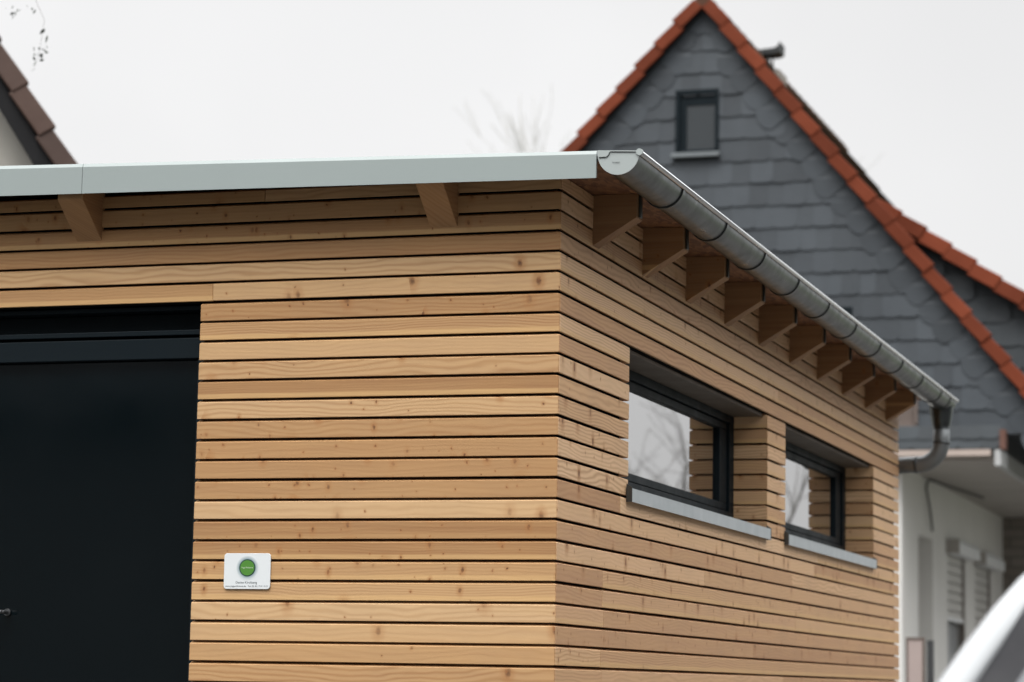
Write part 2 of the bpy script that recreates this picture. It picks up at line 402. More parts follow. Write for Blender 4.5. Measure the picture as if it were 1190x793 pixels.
for a, b in (W1, W2):                                  # slatted window reveals
    for k in range(6, 14):
        board(c, lambda u, d, z, b=b: (u, b - d, z), -RC - .02, -.0008, k, 0, 1)
        board(c, lambda u, d, z, a=a: (-u, a + d, z), .0008, RC + .02, k, 1, 0)
c.build('cladding', M['larch_side'], house)

# black membrane and wall core behind the slats, built around the openings
c = MB(); I0, I1 = TH + .006, .30
zt, zb = ZG + .05, 0
def fwall(x0, x1, z0, z1): c.box(x0, x1, I0, I1, z0, z1)
def swall(y0, y1, z0, z1): c.box(-I1, -I0, y0, y1, z0, z1)
zl = ZG - 5 * PT + .004
fwall(HL, DLft - .03, zb, zt); fwall(DLft - .03, DR + .03, zl, zt); fwall(DR + .03, -I0, zb, zt)
zwt, zwb = ZG - 6 * PT + .004, ZG - 1.045
y_in = I1
swall(y_in, W1[0] - .03, zb, zt); swall(W1[1] + .03, W2[0] - .03, zb, zt); swall(W2[1] + .03, HB, zb, zt)
for a, b in (W1, W2): swall(a - .03, b + .03, zb, zwb); swall(a - .03, b + .03, zwt, zt)
c.box(HL, -I1, HB - .25, HB, zb, zt); c.box(HL, HL + .25, I1, HB - .25, zb, zt)
c.build('wall_core', M['membrane'], house)
# timber lintel soffits over the windows
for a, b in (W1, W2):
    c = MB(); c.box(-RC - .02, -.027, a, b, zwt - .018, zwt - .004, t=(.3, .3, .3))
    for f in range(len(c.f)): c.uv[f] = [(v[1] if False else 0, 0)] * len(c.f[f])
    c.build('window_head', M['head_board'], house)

# roof, fascia, soffit
sz = lambda x: ZG + .060 + (0 - x) * .0142
c = MB(); XR = .205
c.prism([(HL - .15, -.165, sz(HL - .15)), (XR, -.165, sz(XR)), (XR, -.165, sz(XR) + .014), (HL - .15, -.165, sz(HL - .15) + .014)], (0, HB + .30, 0))
c.build('soffit', M['osb'], house)
c = MB(); c.prism([(HL - .17, -.17, sz(HL) + .0165), (XR + .03, -.17, sz(XR) + .0165), (XR + .03, -.17, sz(XR) + .034), (HL - .17, -.17, sz(HL) + .034)], (0, HB + .32, 0))
c.build('roof', M['roof_sheet'], house)
def fas(x0, x1):
    c = MB(); zb_ = lambda x: ZG - .002 + (.19 - x) * .0141; ztp = lambda x: ZG + .099 + (.19 - x) * .0222
    # folded sheet: face, leaning upper fold, top
    rings = []
    for x in (x0, x1):
        b_, t_ = zb_(x), ztp(x)
        rings.append([(x, -.2, b_), (x, -.2, t_ - .014), (x, -.192, t_), (x, -.165, t_ + .002), (x, -.165, t_ - .01), (x, -.186, t_ - .02), (x, -.19, b_ + .002)])
    c.grid(rings); return c
fas(-1.8625, .188).build('fascia', M['fascia'], house); fas(HL - .17, -1.8645).build('fascia', M['fascia'], house)

# purlin ends on the gable side and rafter tails along the eave
def tagwood(c, axis):
    for i, f in enumerate(c.f):
        c.uv[i] = [((c.v[j][axis]) * 1.0 + 3.1 * len(c.v) % 7, c.v[j][2] + c.v[j][1 - axis] * .7 + .02) for j in f]
    return c
for xa in (-4.3, -3.42, -1.98, -.512):
    if xa in (-3.42,): continue
    c = MB(); xb = xa + .107; t = sz(xb) - .001
    c.prism([(xa, .02, ZG - .137), (xa, -.172, ZG + .012), (xa, -.172, t), (xa, .02, t)], (xb - xa, 0, 0), t=rnd3())
    o = tagwood(c, 1).build('purlin', M['beam'], house, bevel=.002)
for i in range(10):
    c = MB(); ya = .425 + .741 * i
    c.prism([(-.02, ya, ZG - .137), (.0, ya, ZG - .137), (.172, ya, ZG - .034), (.172, ya, sz(.172) - .001), (-.02, ya, sz(-.02) - .001)], (0, .085, 0), t=rnd3())
    for f in range(len(c.f)): c.uv[f] = [(c.v[j][0] + i * 3.7, c.v[j][2] + c.v[j][1]) for j in c.f[f]]
    c.build('rafter', M['rafter_wood_shaded'], house, bevel=.002)

# half-round gutter with brackets, end cap and outlet
gr = .076; gx = .2705; G0, G1 = -.2, 7.76
gz = lambda y: ZG + .083 - (y - G0) * .0036
def arc(y, r, a0=180, a1=360, n=22, dx=0, dz=0): return [(gx + dx + r * math.cos(R(a0 + (a1 - a0) * k / n)), y, gz(y) + dz + r * math.sin(R(a0 + (a1 - a0) * k / n))) for k in range(n + 1)]
c = MB(); ys = [G0 + .004, 2.45, 5.1, G1]
c.grid([arc(y, gr) + arc(y, gr - .003)[::-1] for y in ys], smooth=True)
gut = c.build('gutter', M['zinc'], house)
mdf = gut.modifiers.new('es', 'EDGE_SPLIT'); mdf.split_angle = R(50)
c = MB(); c.tube([(gx + gr + .004, y, gz(y) + .001) for y in (G0 - .004, 2, 4, 6, G1 + .01)], .0095, 12); c.build('gutter_bead', M['bead'], gut)
c = MB(); a = arc(G0, gr + .001); a = [(x, y, z) for x, y, z in a]
a += [(gx + gr + .002, G0, gz(G0) + .008), (gx - gr - .002, G0, gz(G0) + .016)]
c.prism(a, (0, .004, 0)); cap = c.build('gutter_end_cap', M['zinc_light'], gut)
c = MB(); c.tube([(gx + gr + .003, G0 - .006, gz(G0) + .002), (gx + gr + .003, G0 + .006, gz(G0) + .002)], .0125, 16); c.build('bead_cap', M['zinc_light'], gut)
c = MB(); y_ = G0 - .0022; q = lambda dx, dz: (gx + dx, y_, gz(G0) + dz)
c.tube([q(-gr + .004, -.011), q(-.044, -.011), q(-.036, -.004), q(-.032, .006), q(-.028, .008), q(gr - .008, .003), q(gr - .008, -.004)], .0016, 6); c.build('hook_line', M['seam'], gut)
c = MB(); c.tube([q(-.022, -.030), q(-.008, -.0315), q(.006, -.031)], .0007, 5); c.build('stamp_mark', M['zinc_dark'], gut)
for i in range(11):
    yc = .425 + .741 * i + .04 - (0 if i < 10 else .36)
    c = MB(); o_, n_ = gr + .0035, 22
    c.grid([arc(y, gr + .0005, 176, 352) if False else arc(y, rr, 182, 356) for y, rr in ((yc - .014, gr + .0006), (yc - .0135, o_), (yc + .0135, o_), (yc + .014, gr + .0006))], closed=False, smooth=False)
    b = c.build('gutter_bracket', M['zinc'], gut)
    c = MB(); c.grid([arc(y, rr, 182, 358) for y, rr in ((yc - .019, gr + .0004), (yc - .019, gr + .0052), (yc - .0143, gr + .0052), (yc - .0143, gr + .0004))], closed=False)
    c.build('bracket_edge', M['zinc_dark'], gut)
    if i < 10:
        c = MB(); c.box(.1735, .181, yc - .014, yc + .014, ZG - .03, sz(.172) - .002); c.build('bracket_strap', M['zinc'], gut)
# outlet and swan-neck
pipe_r = .053
c = MB(); ox, oy = .262, 7.665; zt_ = gz(oy) - .045
rings = []
for z, rx, ry in ((zt_, .078, .075), (zt_ - .045, .073, .07), (zt_ - .128, .058, .058), (zt_ - .13, .053, .053), (zt_ - .15, .053, .053)):
    rings.append([(ox + rx * math.cos(2 * math.pi * k / 28), oy + ry * math.sin(2 * math.pi * k / 28), z) for k in range(28)])
c.grid(rings, smooth=True); o = c.build('gutter_outlet', M['zinc'], gut); o.modifiers.new('es', 'EDGE_SPLIT').split_angle = R(40)
path = [(ox, oy, zt_ - .13), (ox, oy, zt_ - .19)]
zb2 = ZG - .365; rb = .15; zc = zb2 + rb
path = [(ox, oy, zt_ - .13)]
for k in range(13):
    th = R(90 * k / 12); path.append((ox - rb + rb * math.cos(th), oy, zc - rb * math.sin(th)))
path += [(.06, oy + .005, zb2), (-.02, oy + .02, zb2 - .004)]
for k in range(1, 10):
    th = R(85 * k / 9); path.append((-.02 - .12 * math.sin(th), oy + .02, zb2 - .004 - .12 * (1 - math.cos(th))))
path.append((-.15, oy + .02, .15))
c = MB(); c.tube(path, pipe_r, 18); c.build('downpipe', M['zinc_pipe'], house)
for i in (1, 13):
    c = MB(); c.tube([Vector(path[i]) + (Vector(path[i + 1]) - Vector(path[i])).normalized() * s for s in (0, .018)], pipe_r + .004, 18)
    c.build('pipe_collar', M['zinc_dark'], house)

# windows
for a, b in (W1, W2):
    fx = -RC; t0, t1 = zwt - .018, ZG - 1.0
    e = .001
    c = MB()                                           # fixed outer frame
    fw = .062
    c.box(fx - .07, fx, a + e, b - e, t0 - .04, t0); c.box(fx - .07, fx, a + e, b - e, t1, t1 + .05)
    c.box(fx - .07, fx, a + e, a + .05, t1 + .05, t0 - .04); c.box(fx - .07, fx, b - .10, b - e, t1 + .05, t0 - .04)
    fr = c.build('window_frame', M['anthracite'], house, bevel=.003)
    c = MB(); sa, sb, s0, s1 = a + .055, b - .105, t1 + .055, t0 - .043
    sx0, sx1 = fx - .06, fx - .012; sw = .036
    c.box(sx0, sx1, sa, sb, s1 - sw, s1); c.box(sx0, sx1, sa, sb, s0, s0 + sw); c.box(sx0, sx1, sa, sa + .06, s0 + sw, s1 - sw); c.box(sx0, sx1, sb - .155, sb, s0 + sw, s1 - sw)
    c.build('sash', M['anthracite'], fr, bevel=.004)
    c = MB(); c.box(fx - .045, fx - .030, sa + .05, sb - .145, s0 + sw - .01, s1 - sw + .01); c.build('pane', M['pane'], fr)
    c = MB()                                           # folded aluminium sill
    poly = [(fx + .004, ZG - 1.012), (.024, ZG - 1.030), (.024, ZG - 1.084), (.021, ZG - 1.084), (.021, ZG - 1.034), (fx + .004, ZG - 1.016)]
    c.prism([(x, a - .03, z) for x, z in poly], (0, b - a + .005, 0)); sl = c.build('sill', M['sill'], fr)
    for y in (a - .035, b - .025):
        c = MB(); c.prism([(x, y, z) for x, z in ((.002, ZG - 1.012), (.0255, ZG - 1.027), (.0255, ZG - 1.085), (.002, ZG - 1.085))], (0, .005, 0)); c.build('sill_end', M['zinc_dark'], sl)

# big dark door to the left
dx0, dx1 = DLft, DR
zlt = ZG - 5 * PT - .002
c = MB(); yd = .075
c.box(dx0, dx1 - .001, .045, yd + .09, zlt - .018, zlt); c.box(dx0, dx1 - .001, .135, yd + .09, zlt - .092, zlt - .018); c.box(dx0, dx1 - .001, .06, yd + .09, zlt - .112, zlt - .092)
c.box(dx0, dx1 - .001, .10, yd + .09, zlt - .125, zlt - .112); c.box(dx0, dx1 - .001, .052, yd + .09, zlt - .205, zlt - .125)
c.box(dx1 - .028, dx1 - .001, .05, yd + .09, .03, zlt - .21); c.box(dx0, dx0 + .03, .05, yd + .09, .03, zlt - .21)
dfr = c.build('door_frame', M['anthracite'], house, bevel=.003)
dleaf = MB(); dleaf.box(dx0 + .032, dx1 - .03, yd + .015, yd + .06, .03, zlt - .208); dl = dleaf.build('door_leaf', M['door_panel'], dfr)
hx = -2.262
c = MB(); c.tube([(hx, yd + .01, ZG - 1.566), (hx, yd - .045, ZG - 1.566)], .008, 14); c.tube([(hx + .006, yd - .045, ZG - 1.566), (hx - .13, yd - .045, ZG - 1.566)], .0085, 14)
c.tube([(hx, yd + .012, ZG - 1.566), (hx, yd + .004, ZG - 1.566)], .014, 20); c.build('door_handle', M['handle_steel'], dfr)

# ------------------------------------------------------------------ company sign on the slats
sx0, sx1, sz0, sz1 = -1.306, -1.117, ZG - 1.474, ZG - 1.340
sign = empty('company_sign', (0, 0, 0)); tag(sign, 'small white company sign with a green disc, screwed to the larch slats beside the door', 'sign')
def rrect(x0, x1, z0, z1, r, y, n=7):
    p = []
    for cx, cz, a in ((x1 - r, z1 - r, 0), (x0 + r, z1 - r, 90), (x0 + r, z0 + r, 180), (x1 - r, z0 + r, 270)):
        for k in range(n): p.append((cx + r * math.cos(R(a + 90 * k / (n - 1))), y, cz + r * math.sin(R(a + 90 * k / (n - 1)))))
    return p
c = MB(); c.prism(rrect(sx0, sx1, sz0, sz1, .012, -.007), (0, .005, 0)); c.build('plate', M['white_plate'], sign, bevel=.001)
def disc(x, z, r, y, n=40): return [(x + r * math.cos(2 * math.pi * k / n), y, z + r * .98 * math.sin(2 * math.pi * k / n)) for k in range(n)]
dcx, dcz = -1.2105, ZG - 1.3945
def halo():
    m = Mat('printed_halo'); tc = m.n('ShaderNodeTexCoord'); v = m.n('ShaderNodeVectorMath', operation='DISTANCE'); m.l(tc.outputs['Object'], v.inputs[0]); v.inputs[1].default_value = (dcx, -.0075, dcz)
    m.base(m.ramp(m.rng(v.outputs['Value'], .028, .047, 0, 1), [(0, (.09, .15, .17)), (.35, (.30, .38, .40)), (1, (.70, .735, .75))])); m.set(Roughness=.35); return m.m
c = MB(); c.prism(disc(dcx, dcz, .047, -.0074), (0, .0003, 0)); c.build('printed_halo', halo(), sign)
c = MB(); c.prism(disc(dcx, dcz, .033, -.0079), (0, .0004, 0)); c.build('disc_rim', simple('rim_ink', (.012, .045, .04), .5), sign)
c = MB(); c.prism(disc(dcx, dcz, .029, -.0086), (0, .0005, 0)); c.build('disc', M['green'], sign)
def text(s, size, x, z, y, mat, parent, name='lettering', width=None):
    cu = bpy.data.curves.new('lettering_curve', 'FONT'); cu.body = s; cu.size = size; cu.align_x = 'CENTER'; cu.align_y = 'CENTER'; cu.extrude = .00015
    o = bpy.data.objects.new('lettering_tmp', cu); COL.objects.link(o); bpy.context.view_layer.update()
    me = bpy.data.meshes.new_from_object(o.evaluated_get(bpy.context.evaluated_depsgraph_get())); bpy.data.objects.remove(o)
    k = 1
    if width:
        xs = [v.co.x for v in me.vertices]; k = width / (max(xs) - min(xs))
    me.transform(Matrix.Translation((x, y, z)) @ Matrix.Rotation(R(90), 4, 'X') @ Matrix.Diagonal((k, 1, 1, 1)))
    me.name = name; me.materials.clear(); me.materials.append(mat)
    o = bpy.data.objects.new(name, me); COL.objects.link(o); o.parent = parent; return o
text('Yoga Mithimma', .0085, dcx, dcz + .0005, -.0089, M['pale_ink'], sign, width=.047)
text('Denise Kirchberg', .0125, dcx - .003, ZG - 1.4495, -.0074, M['ink'], sign, width=.086)
text('www.yogamithimma.de   Tel. 02 35 / 7 41 15 31', .0085, dcx - .0005, ZG - 1.4632, -.0074, M['ink'], sign, width=.174)

# ------------------------------------------------------------------ slate-clad gabled house behind
GY = 20.0
AP = Vector((-4.30, 6.235 + ZG)); KL, KR = 1.11, 1.2665
XE_R, ZF = -.19, ZG + 1.06
XE_L = AP.x - (AP.y - ZF) / KL
gh = empty('gabled_house'); tag(gh, 'old gabled house with a grey slate face and red clay verge tiles', 'house')
def zl_(x): return AP.y - (AP.x - x) * KL if x < AP.x else AP.y - (x - AP.x) * KR
c = MB(); DEP = 9.0
c.prism([(XE_L, GY + .03, ZF), (XE_R, GY + .03, ZF), (AP.x, GY + .03, AP.y)], (0, DEP, 0)); c.build('upper_wall', M['slate_dark'], gh)
c = MB()
RB = [(-4.645, -4.125, 4.345 + ZG, 5.135 + ZG), (-3.35, -2.555, 1.62 + ZG, 2.51 + ZG), (-2.95, -1.815, 1.085 + ZG, 1.6 + ZG)]      # windows x0,x1,z0,z1
RH = .268
def slate_face(c, y, inside, x0, x1, z0, z1, rects=(), rh=RH, sw=.25):
    r = 0; z = z0
    while z < z1:
        x = x0 + random.uniform(0, sw)
        while x < x1:
            wd = sw * random.uniform(.78, 1.2); xa, xb = x, x + wd; x = xb - .02
            cx, cz = (xa + xb) / 2, z + rh / 2
            if not inside(cx, cz): continue
            segs = [(xa, xb)]
            skip = False
            for (a, b, p, q_) in rects:
                if p < cz < q_:
                    if xa > a - .04 and xb < b + .04: skip = True
                    elif xa < a < xb: segs = [(xa, a)]
                    elif xa < b < xb: segs = [(b, xb)]
            if skip: continue
            for a, b in segs:
                if b - a < .04: continue
                rad = min(.07, (b - a) * .4); zb_ = z + random.uniform(-.004, .004); zt_ = z + rh + .04
                pts = [(a, zt_), (a, zb_ + .02)]
                pts += [(a + .03, zb_)]
                for k in range(6):
                    th = R(-90 + 90 * k / 5); pts.append((b - rad + rad * math.cos(th), zb_ + rad + rad * math.sin(th)))
                pts.append((b, zt_))
                of = random.uniform(0, .008)
                f = [(px, y - .008 - of - (zt_ - pz) / (rh + .04) * .020, pz) for px, pz in pts]
                c.face(f, t=rnd3()); 
                c.face([f[1], f[2], (f[2][0], y, f[2][2] + .01), (f[1][0], y, f[1][2] + .01)])
        z += rh; r += 1
ins = lambda x, z: z < zl_(x) - .26 and z > ZF
slate_face(c, GY, ins, XE_L, XE_R + .1, ZF - .02, AP.y, RB)
# border courses that follow the verges: rounded scales
for sgn, K in ((-1, KL), (1, KR)):
    ang = math.atan(K); d = Vector((sgn * math.cos(ang), -math.sin(ang))); nrm = Vector((-sgn * math.sin(ang), -math.cos(ang)))    # down the slope / inward
    Ls = (AP.y - ZF) / math.sin(ang); s = .12; k = 0
    while s < Ls:
        wd = .27 * random.uniform(.92, 1.08); dep = .42 * random.uniform(.95, 1.06) if s > .45 else .28
        o0 = AP + d * s
        pts = [o0 - d * .05, o0 + d * wd]
        m_ = 8
        for q_ in range(m_ + 1):
            th = math.pi * q_ / m_
            pts.append(o0 + d * (wd / 2 - .025 + (wd / 2 + .025) * math.cos(th)) + nrm * (dep - .13 + .13 * math.sin(th)) + d * .03 * math.sin(th))
        yy = GY - .030 - (k % 2) * .003
        f = [(p.x, yy + (.010 if i in (0, len(pts) - 1) else 0) - .004 * ((p - o0).dot(d) / wd), p.y) for i, p in enumerate(pts)]
        c.face(f, t=rnd3()); s += wd; k += 1
c.build('slate_cladding', M['slate'], gh, fix=False)
# roof slabs: stepped courses, verge tiles with their red lappets
def roof_slope(par, p0, d, L_, y0, y1, mat, step=.345, th=.10):
    """p0: top (x,z); d: unit vector down the slope in xz; stepped tile courses from y0 back to y1"""
    n = Vector((-d.y, d.x)); n = n if n.y > 0 else -n
    c = MB(); s = 0
    while s < L_:
        a = p0 + d * s; b = p0 + d * min(s + step + .04, L_ + .04)
        q = [a + n * .035, b + n * .075, b + n * .045, a + n * .0]
        c.prism([(p.x, y0, p.y) for p in q], (0, y1 - y0, 0), t=rnd3()); s += step
    return c.build('roof', mat, par)
def verge(par, p0, d, L_, y, mat, step=.345, h=.152, wd=.05, lift=.06, off=0):
    n = Vector((-d.y, d.x)); n = n if n.y > 0 else -n
    c = MB(); s = off
    while s < L_:
        l1 = min(step, L_ - s) ; a = p0 + d * (s + .004); b = p0 + d * (s + l1 + .015); j = random.uniform(-.006, .006)
        t_ = rnd3()
        q = [a + n * (lift - .016 + j), b + n * (lift + .016 + j), b + n * (lift + .016 - h + j), a + n * (lift - .012 - h + j)]
        yo = random.uniform(-.008, .004)
        rings = [[(p.x, y + yo + e1, p.y) for p, e1 in zip(q, (0, -.014, -.014, 0))], [(p.x, y + yo + .035, p.y) for p in q]]
        c.grid(rings, t=t_)
        qt = [a + n * (lift - .017 + j), b + n * (lift + .015 + j), b + n * (lift - .018 + j), a + n * (lift - .045 + j)]
        c.prism([(p.x, y + yo + .0352, p.y) for p in qt], (0, wd, 0), t=t_)
        s += step
    return c.build('verge_tiles', mat, par, bevel=.012)
for sgn, K, xe in ((-1, KL, XE_L - .35), (1, KR, XE_R + .25)):
    ang = math.atan(K); d = Vector((sgn * math.cos(ang), -math.sin(ang))); Ls = abs(xe - AP.x) / math.cos(ang)
    roof_slope(gh, AP + Vector((0, -.07)), d, Ls, GY + .03, GY + DEP + .1, M['tile_mossy'])
    verge(gh, AP + Vector((0, .0)), d, Ls, GY - .17, M['tile'], off=.1)
    n = Vector((-d.y, d.x)); n = n if n.y > 0 else -n
    c = MB(); a, b = AP + d * .06, AP + d * Ls
    c.prism([(p.x, GY - .13, p.y) for p in (a - n * .10, a + n * .02, b + n * .02, b - n * .10)], (0, .085, 0)); c.build('verge_board', M['dark_wood'], gh)
c = MB()
for i in range(23):
    y = GY - .17 + i * .39
    c.tube([(AP.x, y, AP.y - .045), (AP.x, y + .41, AP.y - .055)], [.085, .08], 14, t=rnd3())
c.build('ridge_tiles', M['tile_mossy'], gh)
# attic window, and two windows half hidden by the gutter
for i, (x0, x1, z0, z1) in enumerate(RB):
    c = MB(); y = GY - .045; fw = .055; yb = GY + .028
    mt = M['anthracite'] if i < 2 else M['brown_frame']
    c.box(x0, x1, y, yb, z1 - fw, z1); c.box(x0, x1, y + .01, yb, z0 + .03, z0 + fw + .02); c.box(x0, x0 + fw, y, yb, z0 + fw + .02, z1 - fw); c.box(x1 - fw * .8, x1, y, yb, z0 + fw + .02, z1 - fw)
    if i == 0: c.box(x0 + fw, x0 + fw + .075, y + .035, yb, z0 + fw + .02, z1 - fw); c.box(x0 + fw + .075, x1 - fw * .8, y + .035, yb, z1 - fw - .13, z1 - fw)
    if i == 2: 
        for q_ in (.33, .62): c.box(x0 + (x1 - x0) * q_, x0 + (x1 - x0) * q_ + .05, y + .01, yb, z0 + fw + .02, z1 - fw)
    fr = c.build('window', mt, gh, bevel=.005)
    c = MB(); c.box(x0 + fw, x1 - fw, GY + .005, GY + .02, z0 + fw, z1 - fw); c.build('pane', M['pane_far'] if i < 2 else M['brown_frame'], fr)
    if i == 0:
        c = MB(); c.box(x0 - .03, x1 + .02, GY - .11, GY + .02, z0 - .02, z0 + .028); c.build('sill', M['zinc_sill'], fr)
# shed dormer on the right-hand slope
DY = GY + .42
p1 = Vector((-2.35, ZG + 3.77)); dd = Vector((1, -.70)).normalized()
c = MB(); xd1 = -.35
zd = lambda x: p1.y - (x - p1.x) * .70
poly = [(p1.x + .3, zl_(p1.x + .3)), (xd1, zl_(xd1)), (xd1, zd(xd1) - .02), (p1.x + .3, zd(p1.x + .3) - .02)]
c.prism([(x, DY + .03, z) for x, z in poly], (0, 5, 0)); c.build('dormer_wall', M['slate_dark'], gh)
c = MB(); slate_face(c, DY, lambda x, z: zl_(x) - .1 < z < zd(x) - .18 and x < xd1, p1.x, xd1, ZG + 1, ZG + 4); c.build('dormer_slates', M['slate_dark'], gh, fix=False)
roof_slope(gh, p1 - Vector((0, .05)), dd, 2.75, DY - .1, DY + 5.3, M['tile_mossy']); verge(gh, p1, dd, 2.75, DY - .26, M['tile'], h=.17)
c = MB(); c.prism([(p.x, DY - .2, p.y) for p in (p1 + Vector((.3, -.3)), p1 + Vector((.3, -.2)), p1 + dd * 2.75, p1 + dd * 2.75 - Vector((0, .12)))], (0, .12, 0)); c.build('verge_board', M['dark_wood'], gh)

# chimney with its sheet-metal cover
ch = empty('chimney'); ch.parent = gh
CX, CY = -4.19, 23.0
c = MB(); c.box(CX - .22, CX + .18, CY - .2, CY + .3, ZG + 4.4, ZG + 6.02); c.build('chimney_stack', M['brick'], gh)
bpy.data.objects.remove(ch)
c = MB(); z0 = ZG + 6.275
pl = [(CX - .26, z0 - .03), (CX + .10, z0 - .02), (CX + .165, z0 + .0), (CX + .172, z0 + .13), (CX + .155, z0 + .13), (CX + .14, z0 + .085), (CX + .09, z0 + .06), (CX - .26, z0 + .035)]
c.prism([(x, CY - .1, z) for x, z in pl], (0, .3, 0)); c.build('chimney_cover', M['chimney_sheet'], gh, bevel=.006)
for x in (CX - .17, CX + .02):
    for y in (CY - .06, CY + .16):
        c = MB(); c.tube([(x, y, ZG + 5.98), (x, y, z0 + .02)], .012, 8); c.build('cover_leg', M['chimney_sheet'], gh)
c = MB(); c.prism([(CX - .24, CY - .1, ZG + 6.0), (CX - .06, CY - .1, ZG + 6.0), (CX - .1, CY - .1, z0), (CX - .24, CY - .1, z0)], (0, .05, 0)); c.build('wind_plate', M['chimney_sheet'], gh)

# lower storey: canopy slab over a porch, white side wall with shuttered windows
CF, CR = 19.62, -.86
c = MB(); c.box(XE_L - .2, CR, CF, GY + DEP, ZG + .835, ZG + 1.055); c.build('canopy', M['slate_dark'], gh)
c = MB(); slate_face(c, CF, lambda x, z: True, -6.5, CR - .1, ZG + .84, ZG + 1.0, rh=.11, sw=.26); c.build('canopy_slates', M['slate_dark'], gh, fix=False)
c = MB(); c.box(XE_L - .2, CR - .1, CF - .03, CF + .09, ZG + .765, ZG + .833); c.build('canopy_trim', M['trim'], gh)
c = MB(); c.box(XE_L - .2, CR - .06, CF + .09, GY + DEP, ZG + .70, ZG + .832); c.build('canopy_soffit', M['soffit_paint'], gh)
c = MB(); c.box(CR - .058, CR + .01, CF - .02, GY + DEP, ZG + .655, ZG + .832); c.build('canopy_edge', M['dull_white'], gh)
c = MB(); c.box(CR + .001, CR + .06, CF - .04, CF + .14, ZG + .834, ZG + 1.05); c.build('corner_trim', M['rust_trim'], gh)
WX = -2.0; OPN = [(21.14, 22.26, .0, ZG - .0), (23.45, 25.05, .95, ZG - .09), (25.95, 27.6, .95, ZG - .11)]
c = MB(); ys_ = 19.98
y = ys_
for (a, b, z0, z1) in OPN:
    c.box(WX - .3, WX, y, a, 0, ZG + .70); c.box(WX - .3, WX, a, b, z1, ZG + .70)
    if z0 > .1: c.box(WX - .3, WX, a, b, 0, z0)
    y = b
c.box(WX - .3, WX, y, 28.95, 0, ZG + .70)
c.box(XE_L, WX - .3, ys_, ys_ + .3, 0, ZG + .70)
c.build('lower_wall', M['render'], gh)
c = MB(); c.box(WX - .3, CR + 2.6, 28.95, 29.25, 0, ZG + .70); c.build('porch_wall', M['brick'], gh)
c = MB(); a, b, z0, z1 = OPN[0]; c.box(WX - .28, WX - .22, a, b, 0, z1); c.build('door', M['shutter'], gh)
for i, (a, b, z0, z1) in enumerate(OPN[1:]):
    c = MB(); c.box(WX - .2, WX - .12, a, a + .1, z0, z1); c.box(WX - .2, WX - .12, b - .1, b, z0, z1); c.box(WX - .2, WX - .12, a + .1, b - .1, z0, z0 + .1); c.box(WX - .2, WX - .12, (a + b) / 2 + .25, (a + b) / 2 + .33, z0 + .1, z1)
    fr = c.build('window', M['white_paint'], gh)
    c = MB(); c.box(WX - .17, WX - .155, a + .1, b - .1, z0 + .1, z1 - .05); c.build('pane', M['pane_far'], fr)
    zsh = ZG - .88 if i == 0 else ZG - 1.2
    c = MB(); zz = z1
    while zz > zsh:
        c.prism([(WX - .055, a + .06, zz), (WX - .035, a + .06, zz - .018), (WX - .035, a + .06, zz - .106), (WX - .055, a + .06, zz - .113)], (0, b - a - .12, 0)); zz -= .118
    c.build('roller_shutter', M['shutter'], fr)
    c = MB(); c.box(WX - .06, WX - .02, a + .04, b - .04, zsh - .05, zsh); c.build('shutter_rail', M['white_paint'], fr)
    for y in (a, b - .06):
        c = MB(); c.box(WX - .06, WX - .02, y, y + .06, z0, z1); c.build('shutter_guide', M['brown_frame'], fr)
    c = MB(); c.prism([(WX, a - .1, z1 - .02), (WX + .17, a - .1, z1 - .02), (WX + .17, a - .1, z1 + .11), (WX + .12, a - .1, z1 + .17), (WX, a - .1, z1 + .17)], (0, b - a + .3, 0)); c.build('shutter_box', M['white_paint'], fr)
    c = MB(); c.box(WX, WX + .168, a - .112, a - .102, z1 - .015, z1 + .16); c.build('box_end', M['soffit_paint'], fr)
c = MB(); P_ = [(WX + .3, 24.6, ZG + .665), (WX + .06, 21.6, ZG + .665), (WX + .05, 21.5, ZG + .62), (WX + .05, 21.45, ZG + .55), (WX + .05, 21.75, ZG + .3), (WX + .05, 21.9, ZG + .08)]
c.tube(P_, .014, 8); c.build('cable', M['cable'], gh)

# pale panel on a post by the porch
pp = empty('notice_panel'); tag(pp, 'pale pink panel in a thin dark frame, low beside the white porch wall', 'panel')
c = MB(); X0, X1, Y0 = -1.19, -.99, 15.0
X0 = -1.135; X1 = -1.005
c.box(X0, X1, Y0, Y0 + .03, ZG - 2.1, ZG - 1.345); c.build('panel', M['pink_panel'], pp)
c = MB(); c.box(X0 - .02, X1 + .02, Y0 - .005, Y0 + .035, ZG - 1.345, ZG - 1.32); c.box(X0 - .02, X0, Y0 - .005, Y0 + .035, 0, ZG - 1.345); c.box(X1, X1 + .02, Y0 - .005, Y0 + .035, 0, ZG - 1.345); c.build('frame', M['brown_frame'], pp)
post = MB(); post.box(X1 + .045, X1 + .10, Y0 + .0, Y0 + .05, 0, ZG - 1.345); tag(post.build('post', M['cable']), 'slim dark post right of the pale pink panel', 'post')

